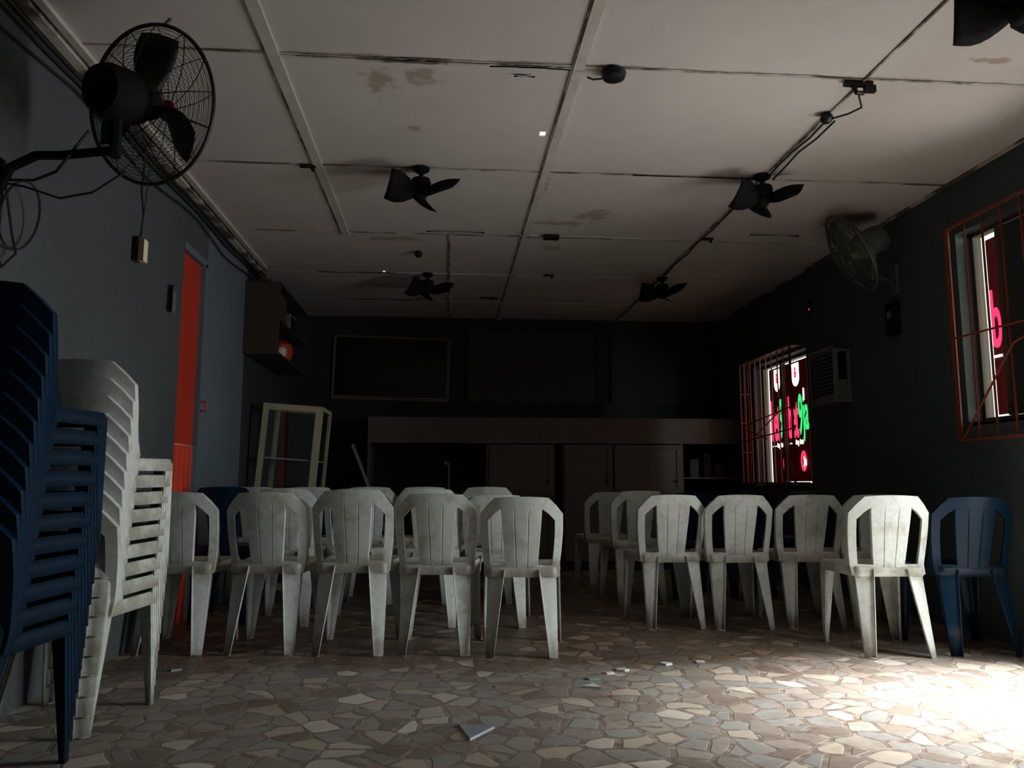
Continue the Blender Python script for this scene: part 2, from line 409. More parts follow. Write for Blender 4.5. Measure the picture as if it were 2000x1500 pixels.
# ---------------------------------------------------------------- windows
def glass_mat():
    m = bpy.data.materials.new('window_glass'); m.use_nodes = True; nt = m.node_tree; N = nt.nodes; L = nt.links
    N.remove(N['Principled BSDF']); t = N.new('ShaderNodeBsdfTransparent'); t.inputs[0].default_value = (.9, .95, .92, 1)
    g = N.new('ShaderNodeBsdfGlossy'); g.inputs['Roughness'].default_value = .03
    mx = N.new('ShaderNodeMixShader'); mx.inputs[0].default_value = .06
    L.new(t.outputs[0], mx.inputs[1]); L.new(g.outputs[0], mx.inputs[2]); L.new(mx.outputs[0], N['Material Output'].inputs[0]); return m
M_glass = glass_mat()
M_tint = plain('dusty_tinted_pane', (.028, .045, .04), .35)
M_poster = plain('dark_poster_film', (.045, .008, .008), .6, 0, .4, 14)
_nt = M_poster.node_tree; _tr = _nt.nodes.new('ShaderNodeBsdfTranslucent'); _tr.inputs[0].default_value = (.36, .012, .02, 1)
_mx = _nt.nodes.new('ShaderNodeMixShader'); _mx.inputs[0].default_value = .28
_nt.links.new(_nt.nodes['Principled BSDF'].outputs[0], _mx.inputs[1]); _nt.links.new(_tr.outputs[0], _mx.inputs[2]); _nt.links.new(_mx.outputs[0], _nt.nodes['Material Output'].inputs[0])
M_glow_pink = emis('glow_pink_letters', (1.0, .03, .11), 1.4)  # poster prints emit, standing in for daylight shining through the film
M_glow_green = emis('glow_green_letters', (.04, .80, .20), .8)
M_glow_white = emis('glow_white_print', (1.0, .95, .92), 1.8)
M_glow_red = emis('glow_red_disc', (1.0, .03, .08), 1.3)
GX_ = 3.396
def text_mesh(name, body, y0, y1, z0, z1, x, mat, parent):
    """lettering fitted in a box on the window plane; reads left to right seen from inside the room"""
    cu = bpy.data.curves.new(name, 'FONT'); cu.body = body; cu.extrude = .004; cu.offset = .012
    o = bpy.data.objects.new(name, cu); COL.objects.link(o)
    bpy.context.view_layer.update()
    me = bpy.data.meshes.new_from_object(o.evaluated_get(bpy.context.evaluated_depsgraph_get()))
    bpy.data.objects.remove(o); bpy.data.curves.remove(cu)
    xs = [v.co.x for v in me.vertices]; ys = [v.co.y for v in me.vertices]
    ax, bx, ay, by = min(xs), max(xs), min(ys), max(ys)
    for v in me.vertices:
        u = (v.co.x - ax) / (bx - ax); t = (v.co.y - ay) / (by - ay); d = v.co.z
        v.co = Vector((x + d * .5, y0 + (y1 - y0) * u, z0 + (z1 - z0) * t))
    me.materials.append(mat)
    q = bpy.data.objects.new(name, me); COL.objects.link(q); q.parent = parent
    return q
def disc(mb, yc, zc, ry, rz, x, n_=28, th=.003, inner=0):
    vv = []; 
    for k in range(n_):
        a = 2 * math.pi * k / n_
        for s, xx in ((1, x - th), (inner, x - th)):
            vv.append((xx, yc + ry * s * math.cos(a), zc + rz * s * math.sin(a)))
    ff = [(2 * k, 2 * ((k + 1) % n_), 2 * ((k + 1) % n_) + 1, 2 * k + 1) for k in range(n_)]
    mb.add(vv, ff)
def poster(yl, yr, z0, z1, parent, cut):
    """one printed film sheet; yl is the edge seen on the left (far)"""
    W = yl - yr
    Y = lambda u: yl - u * W
    Z = lambda t: z0 + t * (z1 - z0)
    MB().box(GX_, GX_ + .005, yr, yl, z0, z1).build('poster_film', M_poster, parent)
    p = MB(); x = GX_ - .002
    # white tongue-shaped badge hanging from the top edge, printed figure on it
    vv = [(x, Y(.30), Z(.985)), (x, Y(.56 + .08), Z(.985))]
    for k in range(9):
        a = math.pi * k / 8
        vv.append((x, Y(.47) - .17 * W * math.cos(a) , Z(.86) - .07 * (z1 - z0) * math.sin(a)))
    p.add(vv, [tuple(range(len(vv)))]); p.build('badge_print', M_glow_white, parent)
    f = MB(); 
    for (u, t, a_, b_) in ((.47, .935, .05, .018), (.44, .905, .035, .02), (.50, .90, .04, .018), (.47, .875, .06, .014)):
        disc(f, Y(u), Z(t), a_ * W, b_ * (z1 - z0), x, 12)
    f.build('badge_figure', M_glow_red, parent)
    text_mesh('pink_lettering', 'bet', Y(.05), Y(.52), Z(.36), Z(.72), x, M_glow_pink, parent)
    text_mesh('green_numeral', '9', Y(.54), Y(.72), Z(.38), Z(.72), x, M_glow_green, parent)
    if not cut:
        text_mesh('green_lettering', 'ja', Y(.73), Y(.99), Z(.32), Z(.70), x, M_glow_green, parent)
        a = MB(); a.box(x - .002, x, Y(.84), Y(.79), Z(.66), Z(.76)); a.build('accent_print', M_glow_white, parent)
    c = MB(); c.box(x - .002, x, Y(.30), Y(.07), Z(.315), Z(.322))
    for u, h0, h1, wd in ((.36, .305, .345, .025), (.41, .305, .335, .05), (.47, .29, .335, .025), (.56, .305, .345, .025), (.61, .305, .335, .045), (.67, .305, .34, .04)):
        c.box(x - .002, x, Y(u + wd), Y(u), Z(h0), Z(h1))
    c.build('caption_print', M_glow_white, parent)
    if not cut:
        d = MB(); disc(d, Y(.70), Z(.165), .14 * W, .085 * (z1 - z0), x, inner=.45); d.build('red_disc', M_glow_red, parent)
        d = MB(); d.box(x - .003, x, Y(.74), Y(.70), Z(.115), Z(.20)); d.box(x - .003, x, Y(.82), Y(.77), Z(.13), Z(.18)); d.build('disc_print', M_glow_white, parent)
    else:
        d = MB(); disc(d, Y(.80), Z(.165), .14 * W, .085 * (z1 - z0), x, inner=.35); d.build('red_disc', M_glow_red, parent)
        d = MB(); d.box(x - .003, x, Y(.84), Y(.78), Z(.11), Z(.20)); d.build('disc_print', M_glow_white, parent)
def grille(y0, y1, z0, z1, xs, cross, parent, xg):
    g = MB(); 
    for y in xs: g.box(xg - .005, xg + .005, y - .005, y + .005, z0, z1)
    g.build('vertical_bar', M_rust, parent)
    g = MB()
    for z in (z0, z1): g.box(xg - .012, xg + .002, y0, y1, z - .008, z + .008)
    for y in (y0, y1): g.box(xg - .010, xg + .002, y - .008, y + .008, z0, z1)
    g.build('grille_frame', M_rust, parent)
    g = MB()
    for (a, b_) in cross: g.tube([(xg - .008, a[0], a[1]), (xg - .008, b_[0], b_[1])], .007, 5)
    g.build('cross_bar', M_rust, parent)
    # short stubs that tie the grille to the wall
    for y in (y0, y1):
        for z in (z0, z1): MB().box(xg - .004, XR + .004, y - .008, y + .008, z - .008, z + .008).build('wall_stub', M_rust, parent)

# near window (structure)
w1 = struct(empty('window_1'))
y0, y1, z0, z1 = W1
g = MB(); fx0, fx1 = 3.355, 3.412
g.box(fx0, fx1, y1 - .030, y1, z0, z1); g.box(fx0, fx1, y0, y0 + .03, z0, z1); g.box(fx0, fx1, y0, y1, z1 - .028, z1); g.box(fx0, fx1, y0, y1, z0, z0 + .028)
g.build('window_frame', M_brown, w1)
MB().box(3.355, 3.375, 4.355, 4.392, z0 + .03, z1 - .03).build('sliding_stile', M_frame, w1)
MB().box(3.362, 3.366, y0 + .03, 4.36, z0 + .03, z1 - .03).build('tinted_pane', M_tint, w1)
MB().box(3.40, 3.403, 4.36, y1 - .03, z0 + .03, z1 - .03).build('window_pane', M_glass, w1)
g = MB(); g.box(XR, 3.37, y0, y1, z0 - .02, z0 + .004); g.build('window_sill', M_wallR, w1)
MB().box(3.406, 3.410, 4.385, 4.545, z0 + .045, z1 - .060).build('poster_film', M_poster, w1)
text_mesh('pink_lettering', 'b', 4.535, 4.455, 1.76, 2.13, 3.402, M_glow_pink, w1)
MB().box(3.398, 3.401, 4.465, 4.535, 1.70, 1.715).build('caption_print', M_glow_white, w1)
gr1 = empty('burglar_grille', (0, 0, 0))
tag(gr1, 'thin red oxide bars over the window at the right edge of the picture', 'window grille')
grille(3.93, 4.66, 1.19, 2.56, (4.64, 4.48, 4.32, 4.16, 4.0), [((4.66, 1.84), (3.93, 1.83)), ((4.62, 1.20), (4.13, 1.72)), ((4.13, 1.72), (3.97, 1.76))], gr1, XR - .035)

# far window
w2 = struct(empty('window_2'))
y0, y1, z0, z1 = W2
g = MB()
g.box(fx0, fx1, y1 - .03, y1, z0, z1); g.box(fx0, fx1, y0, y0 + .03, z0, z1); g.box(fx0, fx1, y0, y1, z1 - .03, z1); g.box(fx0, fx1, y0, y1, z0, z0 + .03)
g.build('window_frame', M_frame, w2)
MB().box(3.345, 3.385, 7.50, 7.545, z0 + .03, z1 - .03).build('mullion', M_frame, w2)
MB().box(3.4015, 3.404, y0 + .03, y1 - .03, z0 + .03, z1 - .03).build('window_pane', M_glass, w2)
g = MB(); g.box(XR, 3.37, y0, y1, z0 - .02, z0 + .004); g.build('window_sill', M_wallR, w2)
poster(7.93, 7.52, z0 + .03, z1 - .045, w2, True)
poster(7.52, 7.065, z0 + .045, z1 - .045, w2, False)
gr2 = empty('burglar_grille', (0, 0, 0))
tag(gr2, 'box shaped red oxide bar grille over the far window with the backlit poster', 'window grille')
gx2 = XR - .13
grille(6.82, 8.06, .93, 2.19, [8.06 - .135 * k for k in range(10)], [((8.06, 1.52), (6.84, 1.62)), ((8.06, 1.36), (6.84, 1.42)), ((8.0, 1.5), (7.4, 1.36)), ((7.75, 1.38), (7.1, 1.6))], gr2, gx2)
g = MB()
for z in (.93, 1.25, 1.56, 1.87, 2.19): g.box(gx2, XR + .002, 8.054, 8.066, z - .006, z + .006)
for x in (gx2 + .04, gx2 + .085): g.box(x - .005, x + .005, 8.055, 8.065, .93, 2.19)
g.build('side_bars', M_rust, gr2)
g = MB(); g.box(gx2, XR, 6.84, 8.06, 2.19, 2.198); g.build('top_plate', M_brown, gr2)
# no canopy or boards are built outside the far window
# ---------------------------------------------------------------- chairs
def chair_seat():
    m = MB(); 
    def outline(s, dz, grow=0):
        pts = []
        fr, rr = .045, .03
        hw = lambda y: .190 + (.215 - .190) * (y / .40)
        cs = []
        for (cx, cy, r, a0) in ((.215 - fr, .40 - fr, fr, 0), (-.215 + fr, .40 - fr, fr, 90), (-.190 + rr, rr, rr, 180), (.190 - rr, rr, rr, 270)):
            for k in range(6):
                a = R(a0 + 90 * k / 5); cs.append((cx + (r + grow) * math.cos(a), cy + (r + grow) * math.sin(a)))
        res = []
        for i in range(len(cs)):      # add mid points along the straights
            p, q = cs[i], cs[(i + 1) % len(cs)]
            res.append(p)
            if math.dist(p, q) > .05:
                for t in (.25, .5, .75): res.append((p[0] + (q[0] - p[0]) * t, p[1] + (q[1] - p[1]) * t))
        cyy = .20
        return [((x) * s, cyy + (y - cyy) * s, dz(x * s, cyy + (y - cyy) * s)) for x, y in res]
    base = lambda x, y: .462 + .006 * (y / .4)
    rings = [outline(.35, lambda x, y: base(x, y) - .016), outline(.7, lambda x, y: base(x, y) - .012), outline(.92, lambda x, y: base(x, y) - .003),
             outline(1, lambda x, y: base(x, y)), outline(1, lambda x, y: base(x, y) - .006, .005), outline(1, lambda x, y: base(x, y) - .050, .009)]
    K = len(rings[0]); vv = [p for r_ in rings for p in r_] + [(0, .2, .447)]
    ff = [(i * K + k, i * K + (k + 1) % K, (i + 1) * K + (k + 1) % K, (i + 1) * K + k) for i in range(len(rings) - 1) for k in range(K)]
    ff += [(len(vv) - 1, (k + 1) % K, k) for k in range(K)]
    m.add(vv, ff); return m
def back_y(x, z):
    t = max(0, z - .45); return -.215 * t + .75 * x * x * min(1, max(0, (z - .40) / .08))
def chair_back():
    bm = bmesh.new(); cache = {}
    def V(x, z, dy=0):
        key = (round(x, 4), round(z, 4))
        if key not in cache: cache[key] = bm.verts.new((x, back_y(x, z) + dy, z))
        return cache[key]
    zs = [.422, .475, .535, .60, .66, .72, .785]
    def hw(z): return .087 + (.112 - .087) * min(1, max(0, (z - .475) / .3))
    def cols(z):
        w_ = hw(z); g_ = w_ * .36; out = [(0, .0), (g_ - .004, 0), (g_, .007), (g_ + .004, 0), (w_ * .7, 0), (w_, 0)]
        return [(-x, d) for x, d in out[:0:-1]] + out
    rows = []
    for z in zs: rows.append([V(x, z, d if z < .77 and z > .43 else 0) for x, d in cols(z)])
    top = [(x, .843 + .006 * (1 - (x / .14) ** 2)) for x in [c[0] * 1.32 for c in cols(.785)]]
    mid = [((cols(.785)[i][0] + top[i][0]) / 2, .812) for i in range(len(top))]
    rows.append([V(x, z) for x, z in mid]); rows.append([V(x, z) for x, z in top])
    for a, b_ in zip(rows[:-1], rows[1:]):
        for i in range(len(a) - 1): bm.faces.new((a[i], a[i + 1], b_[i + 1], b_[i]))
    for s in (-1, 1):
        inn = [(.112, .785), (.148, .760), (.184, .722), (.1838, .66), (.181, .60), (.176, .535), (.169, .475)]
        out = [(.148, .843), (.188, .801), (.2245, .755), (.2240, .66), (.220, .60), (.214, .535), (.207, .475)]
        midc = V(s * mid[-1][0], mid[-1][1])
        I = [V(s * x, z) for x, z in inn]; O = [V(s * x, z) for x, z in out]
        # replace first outer by the top corner of the band
        O[0] = rows[-1][-1] if s > 0 else rows[-1][0]
        mm = rows[-2][-1] if s > 0 else rows[-2][0]
        fr = lambda *q: bm.faces.new(q if s > 0 else q[::-1])
        bm.faces.new((I[0], mm, O[0], O[1], I[1]) if s < 0 else (I[1], O[1], O[0], mm, I[0]))
        for i in range(1, len(I) - 1): bm.faces.new((I[i], I[i + 1], O[i + 1], O[i]) if s < 0 else (O[i], O[i + 1], I[i + 1], I[i]))
        b0 = V(s * .169, .422); b1 = V(s * .204, .422)
        pl = rows[0][-1] if s > 0 else rows[0][0]; pu = rows[1][-1] if s > 0 else rows[1][0]
        bm.faces.new((I[-1], b0, b1, O[-1])); bm.faces.new((pu, pl, b0, I[-1]))
    bmesh.ops.recalc_face_normals(bm, faces=bm.faces)
    be = [e for e in bm.edges if e.is_boundary]
    r_ = bmesh.ops.extrude_edge_only(bm, edges=be)
    for v in [x for x in r_['geom'] if isinstance(x, bmesh.types.BMVert)]:
        outer = abs(v.co.x) > .18
        k = .020 + (.085 * max(0, 1 - (v.co.z - .42) / .17) ** 1.7 if outer else 0)
        if v.co.z < .43: k = .012
        v.co.y += k
        if outer: v.co.x *= 1.012
    bmesh.ops.recalc_face_normals(bm, faces=bm.faces)
    me = bpy.data.meshes.new('backrest'); bm.to_mesh(me); bm.free()
    for p in me.polygons: p.use_smooth = True
    me.set_sharp_from_angle(angle=R(30))
    return me
def rear_leg(s):
    m = MB(); secs = []
    for t in (0, .08, .3, .6, 1):
        z = .452 * (1 - t); xi = .094 + (.150 - .094) * t; xo = .186 + (.190 - .186) * t; y = -.004 - .088 * t
        f = .060 - .035 * t; rim = .013
        secs.append([(s * xi, y - rim, z), (s * xi, y, z), (s * (xi + xo) / 2, y + .008, z), (s * xo, y + .022, z), (s * (xo + .003), y + f, z)])
    K = 5; vv = [p for q in secs for p in q]
    m.add(vv, [(i * K + k, i * K + k + 1, (i + 1) * K + k + 1, (i + 1) * K + k) for i in range(4) for k in range(K - 1)])
    m.add([(s * .150, -.105, .003), (s * .190, -.072, .003), (s * .193, -.066, .003), (s * .150, -.080, .003)], [(0, 1, 2, 3)])
    return m
def front_leg(s):
    m = MB(); secs = []
    for t in (0, .08, .3, .6, 1):
        z = .452 * (1 - t); xo = .217 + .008 * t; yf = .401 - .010 * t; wf = .090 - .056 * t
        secs.append([(s * (xo - wf), yf - .002, z), (s * (xo - .012), yf, z), (s * xo, yf - .012, z), (s * (xo + .002), yf - wf, z), (s * (xo - .010), yf - wf - .002, z)])
    K = 5; vv = [p for q in secs for p in q]
    m.add(vv, [(i * K + k, i * K + k + 1, (i + 1) * K + k + 1, (i + 1) * K + k) for i in range(4) for k in range(K - 1)])
    m.add([(s * .192, .389, .003), (s * .224, .389, .003), (s * .226, .358, .003), (s * .200, .361, .003)], [(0, 1, 2, 3)])
    return m
back_me = chair_back()
def make_chair(mat):
    c = empty('plastic_chair')
    chair_seat().build('seat', mat, c, smooth=True, solid=.005)
    me = back_me.copy(); me.materials.append(mat)
    o = bpy.data.objects.new('backrest', me); COL.objects.link(o); o.parent = c
    md = o.modifiers.new('solid', 'SOLIDIFY'); md.thickness = .005; md.offset = 0
    md = o.modifiers.new('bevel', 'BEVEL'); md.width = .0015; md.segments = 1; md.limit_method = 'ANGLE'
    for s in (-1, 1):
        rear_leg(s).build('leg', mat, c, smooth=True, solid=.005)
        front_leg(s).build('leg', mat, c, smooth=True, solid=.005)
    return c
protos = {'w': make_chair(M_white), 'b': make_chair(M_blue)}
used = set()
def chair(kind, x, y, rz, label, group, z=0, hs=1.0):
    """x, y: point under the rear edge of the seat"""
    c = protos[kind] if kind not in used else copy_tree(protos[kind])
    used.add(kind)
    c.location = (x, y, z); c.rotation_euler = (0, 0, R(rz)); c.scale = (1, 1, hs)
    return tag(c, label, 'chair', group)
dy = .09
GL, GR_ = 'white chairs in the left block of rows', 'chairs in the right block of rows'
# first row on the left, seen from behind (left wall to aisle)
for x, y, hs, lab in (
    (-1.50, 4.49, 1.03, 'white plastic chair of the nearest left row, half hidden behind the white stack'),
    (-1.00, 4.45, 1.03, 'white plastic chair, second from the left wall in the nearest left row'),
    (-.52, 4.39, 1.045, 'white plastic chair in the middle of the nearest left row'),
    (-.055, 4.355, 1.02, 'white plastic chair of the nearest left row, second from the aisle'),
    (.415, 4.27, 1.0, 'white plastic chair at the aisle end of the nearest left row')):
    chair('w', x, y + dy, -6, lab, GL, 0, hs)
for x, y, hs, lab in (
    (-1.075, 5.30, 1.05, 'white plastic chair in the second left row beside the dark blue chair'),
    (-.59, 5.28, 1.045, 'white plastic chair in the middle of the second left row'),
    (-.12, 5.20, 1.045, 'white plastic chair in the second left row, next to its aisle end'),
    (.33, 5.14, 1.0, 'lower white plastic chair at the aisle end of the second left row')):
    chair('w', x, y + dy, -5, lab, GL, 0, hs)
chair('b', -1.50, 5.40 + dy, -4, 'dark blue plastic chair by the left wall among the white rows', 'blue chairs standing singly', 0, 1.06)
for x, y, lab in (
    (-1.50, 6.25, 'white plastic chair nearest the left wall in the third left row'),
    (-1.07, 6.22, 'white plastic chair in front of the cream glazed showcase, third left row'),
    (-.60, 6.22, 'white plastic chair in the middle of the third left row'),
    (-.17, 6.16, 'white plastic chair in the third left row, next to its aisle end'),
    (.32, 6.15, 'white plastic chair at the aisle end of the third left row')):
    chair('w', x, y + dy, -3, lab, GL, 0, 1.055)
# right block
for x, y, rz, lab in (
    (1.47, 5.00, 2, 'white plastic chair at the aisle end of the right row'),
    (1.905, 4.95, 0, 'white plastic chair in the right row, second from the aisle'),
    (2.385, 4.95, -2, 'white plastic chair in the right row, third from the aisle'),
    (2.84, 4.98, 0, 'white plastic chair mostly hidden behind the nearest right chair')):
    chair('w', x, y + dy, rz, lab, GR_)
chair('w', 2.43, 4.10 + dy, -3, 'white plastic chair standing alone in front of the right row', GR_, 0, 1.01)
chair('w', 1.51, 6.03 + dy, 3, 'white plastic chair behind the aisle end of the right row', GR_, 0, 1.02)
chair('w', 1.42, 6.72 + dy, 4, 'farthest dim white plastic chair beside the aisle near the counter', GR_, 0, 1.0)
GB = 'blue chairs standing singly'
chair('b', 2.91, 4.09 + dy, -4, 'dark blue plastic chair near the right wall at the right edge', GB, 0, 1.0)
for x, lab in ((2.02, 'blue plastic chair behind the right row, nearest the aisle'), (2.50, 'blue plastic chair behind the right row, middle of three'), (2.98, 'blue plastic chair behind the right row, nearest the right wall')):
    chair('b', x, 6.28 + dy, 0, lab, GB)
ORD = ['bottom', 'second from the bottom', 'third from the bottom', 'fourth from the bottom', 'fifth from the bottom', 'sixth from the bottom', 'seventh from the bottom', 'eighth from the bottom', 'ninth from the bottom', 'tenth from the bottom', 'top']
def stack(kind, x, y, rz, n_, pitch, fwd_, name, group):
    for k in range(n_):
        a = R(rz); dx, dy_ = -math.sin(a) * fwd_ * k, math.cos(a) * fwd_ * k
        o = 'top' if k == n_ - 1 else ORD[k]
        chair(kind, x + dx, y + dy_, rz, '%s plastic chair, %s of the %s' % (('white' if kind == 'w' else 'blue'), o, name), group, z=pitch * k)
stack('w', -1.48, 3.105 + dy - .01, -4, 9, .070, .009, 'white stack by the left wall', 'chairs in the white stack')
stack('b', -1.50, 2.40 + dy, -3, 11, .071, .012, 'blue stack at the left edge', 'chairs in the blue stack')

# ---------------------------------------------------------------- wall fans
def orient(normal, up=(0, 0, 1)):
    n_ = Vector(normal).normalized(); x = Vector(up).cross(n_).normalized(); y = n_.cross(x)
    return Matrix((x, y, n_)).transposed().to_4x4()
def wall_fan(name, centre, normal, rad, label, colr, mount, guardmat, badge, cord):
    root = empty('wall_fan', mount); tag(root, label, 'fan')
    M = Matrix.Translation(Vector(centre) - Vector(mount)) @ orient(normal)
    P = lambda r, a, h: M @ Vector((r * math.cos(a), r * math.sin(a), h))
    def dome(sign, depth):
        g = MB(); K = 64
        def h(r): return sign * depth * (1 - (r / rad) ** 2.6)
        nr = 22
        for i in range(3, nr):
            r = rad * i / nr
            g.tube([P(r, 2 * math.pi * k / K, h(r)) for k in range(K)], .0011, 3, closed=True)
        for j in range(14):
            a = 2 * math.pi * j / 14
            g.tube([P(r, a, h(r)) for r in [rad * t for t in (.12, .3, .5, .7, .85, .95, 1)]], .0022, 4)
        return g
    dome(1, .085 * rad / .3).build('front_guard', guardmat, root)
    dome(-1, .10 * rad / .3).build('rear_guard', guardmat, root)
    g = MB(); K = 64
    g.tube([P(rad, 2 * math.pi * k / K, 0) for k in range(K)], .008, 6, closed=True)
    g.tube([P(rad + .004, R(112), -.01), P(rad + .03, R(112), .01)], .006, 5)
    g.build('rim', guardmat, root, smooth=True)
    # three broad twisted blades
    for b_ in range(3):
        g = MB(); a0 = R(95 + 120 * b_); vv = []; NR, NC = 7, 5
        for i in range(NR):
            r = rad * (.12 + .76 * i / (NR - 1)); ch = R(26 + 18 * math.sin(math.pi * i / (NR - 1)))
            for j in range(NC):
                u = j / (NC - 1) - .5; vv.append(P(r, a0 + u * ch * 1.1 + .25 * i / NR, u * .075 * (1 - .3 * i / NR)))
        g.add(vv, [(i * NC + j, i * NC + j + 1, (i + 1) * NC + j + 1, (i + 1) * NC + j) for i in range(NR - 1) for j in range(NC - 1)])
        g.build('blade', M_fangrey if colr == 'grey' else M_dark, root, smooth=True, solid=.003)
    # motor
    g = MB(); g.lathe([(.05, .02), (.062, .0), (.062, -.03), (.085 * rad / .3, -.06), (.098 * rad / .3, -.09), (.098 * rad / .3, -.22), (.085 * rad / .3, -.25), (.05, -.265)], 28, M)
    g.build('motor', M_fangrey if colr == 'grey' else M_black, root, smooth=True)
    g = MB(); g.lathe([(.0001, .092 * rad / .3), (.042, .092 * rad / .3), (.042, .080 * rad / .3), (.0001, .080 * rad / .3)], 24, M)
    g.build('centre_badge', badge, root)
    # neck, arm, wall bracket
    mt = M @ Vector((0, 0, -.16)); s = -1 if mount[0] < 0 else 1
    low = Vector((mt.x, mt.y, -.02 if s < 0 else .0))
    g = MB()
    arm_z = 0
    if s < 0:
        g.tube([mt, (mt.x, mt.y, .03), (mt.x, mt.y - .0, -.03)], .022, 8)
        g.tube([(mt.x + .02, mt.y, .0), (.25, .01, .0), (.16, .0, -.008), (.07, 0, -.06), (.035, 0, -.14)], .018, 8)
    else:
        g.tube([mt, (mt.x, mt.y, mt.z - .28)], .016, 8)
        g.tube([(mt.x, mt.y, mt.z - .24), (-.02, 0, mt.z - .24)], .016, 8)
    g.build('arm', M_black if s < 0 else M_fangrey, root, smooth=True)
    g = MB()
    if s < 0: g.box(0, .035, -.035, .035, -.42, -.02)
    else: g.box(-.025, 0, -.04, .04, mt.z - .34, mt.z - .12)
    g.build('wall_bracket', M_black if s < 0 else M_fangrey, root, bevel=.004)
    return root, M
lf, LM = wall_fan('wall_fan', (-1.215, 3.10, 2.445), (.42, .92, .20), .315,
    'large black caged fan on a bracket high on the left wall', 'black', (XL, 3.02, 2.19), M_dark, M_pink, True)
# pull cord with its cream switch, hanging under the left fan
g = MB(); bx, by, bz = .52, -.10, -.12
px, py = -1.18 - XL, 2.95 - 2.98
g.tube([(px, py, -.02), (px - .005, py, -.15), (px + .008, py, -.25), (px, py, -.335)], .0035, 5); g.tube([(px + .02, py, -.05), (px + .012, py, -.2), (px + .004, py, -.335)], .0025, 5)
pc = g.build('pull_cord', M_cable, lf)
g = MB(); g.box(px - .022, px + .004, py - .02, py + .02, -.43, -.335); g.m = 1; g.box(px + .004, px + .024, py - .02, py + .02, -.43, -.345)
g.build('pull_switch', [M_brown, M_badge], pc)
g = MB(); g.tube([(.35, -.0, .10), (.30, -.02, -.0), (.24, .0, -.07), (.15, .02, -.10), (.05, .0, -.11), (.02, 0, -.12)], .006, 6)
g.tube([(.5, 0, -.06), (.38, 0, -.15), (.25, .02, -.17), (.12, .01, -.13), (.03, 0, -.12)], .0045, 6)
g.build('power_cord', M_cable, lf)
wall_fan('wall_fan', (2.86, 5.18, 2.555), (-1, .25, -.55), .30,
    'dim grey caged fan tilted downward on the right wall', 'grey', (XR, 5.30, 2.40), plain('guard_wire_grey', (.10, .10, .07), .5, .3), M_fangrey, False)

# cable loop under the left bracket
g = MB(); pts = []
for k in range(25):
    a = 2 * math.pi * k / 24; pts.append((XL + .055 + .03 * math.sin(a), 3.14 + .13 * math.cos(a) , 1.98 + .135 * math.sin(a)))
g.tube(pts, .005, 6)
pts = [(XL + .05, 3.02, 2.1), (XL + .05, 3.10, 1.9), (XL + .04, 3.16, 1.83), (XL + .04, 3.07, 1.75), (XL + .05, 3.0, 1.80), (XL + .04, 2.98, 2.0)]
g.tube(pts, .005, 6)
tag(g.build('cable_loop', M_cable, smooth=True), 'coil of black cable hanging on the wall under the left fan bracket', 'cable')
# cables that run along the top of the left wall
for k, (dz, dyv) in enumerate(((.05, 0), (.09, .4), (.14, .9))):
    g = MB(); pts = []
    for i in range(30):
        y = YF + .02 + (7.2 - YF) * i / 29
        pts.append((XL + .018 + .004 * math.sin(i * 2.1 + k), y, H - dz - .012 * math.sin(i * 1.3 + dyv) - (.05 if k == 2 else 0) * math.sin(i * .55) ** 2))
    g.tube(pts, .009 if k < 2 else .006, 6)
    tag(g.build('wall_cable', M_cable, smooth=True), ['uppermost black cable along the top of the left wall', 'middle black cable along the top of the left wall', 'lowest sagging black cable along the top of the left wall'][k], 'cable', 'cables under the left ceiling edge')
# ---------------------------------------------------------------- ceiling fans
def ceiling_fan(x, y, rz, label, drop=.165, nb=3):
    root = empty('ceiling_fan', (x, y, H), R(rz)); tag(root, label, 'fan', 'small dark ceiling fans')
    g = MB(); g.lathe([(.055, -.004), (.05, -.02), (.018, -.04), (.013, -.05), (.013, -.07)], 20); g.build('canopy', M_black, root, smooth=True)
    g = MB(); g.lathe([(.02, -.06), (.055, -.075), (.062, -.10), (.06, -.125), (.045, -.14), (.05, -drop), (.03, -drop - .035), (.008, -drop - .045)], 24); g.build('motor', M_black, root, smooth=True)
    for b_ in range(nb):
        a0 = R(120 * b_); g = MB(); vv = []; NR, NC = 7, 5
        for i in range(NR):
            t = i / (NR - 1); r = .035 + .185 * t; ch = .07 + .145 * math.sin(min(1, t * 1.15) * math.pi * .55); pitch = R(58 - 22 * t)
            for j in range(NC):
                u = (j / (NC - 1) - .5) * ch; bow = .018 * (1 - (2 * j / (NC - 1) - 1) ** 2)
                lx, ly, lz = r, u * math.cos(pitch) + bow * math.sin(pitch) + .03 * t * t, -drop + .005 + u * math.sin(pitch) - bow * math.cos(pitch) + .012 * t
                vv.append((lx * math.cos(a0) - ly * math.sin(a0), lx * math.sin(a0) + ly * math.cos(a0), lz))
        g.add(vv, [(i * NC + j, i * NC + j + 1, (i + 1) * NC + j + 1, (i + 1) * NC + j) for i in range(NR - 1) for j in range(NC - 1)])
        g.build('blade', M_black, root, smooth=True, solid=.003)
    return root
f0 = ceiling_fan(-.18, 4.66, 200, 'small black ceiling fan on the nearer joint, left of centre')
def cf(x, y, rz, label):
    c = copy_tree(f0); c.location = (x, y, H); c.rotation_euler = (0, 0, R(rz)); c['label'] = label
cf(1.98, 4.60, 192, 'small black ceiling fan on the nearer joint, toward the right wall')
cf(-.20, 7.12, 214, 'small dark ceiling fan on the far joint, left of the centre batten')
cf(2.02, 7.08, 176, 'small dark ceiling fan on the far joint in the pink glow')
cf(2.16, 2.60, 150, 'black ceiling fan cut off by the top right corner of the picture')

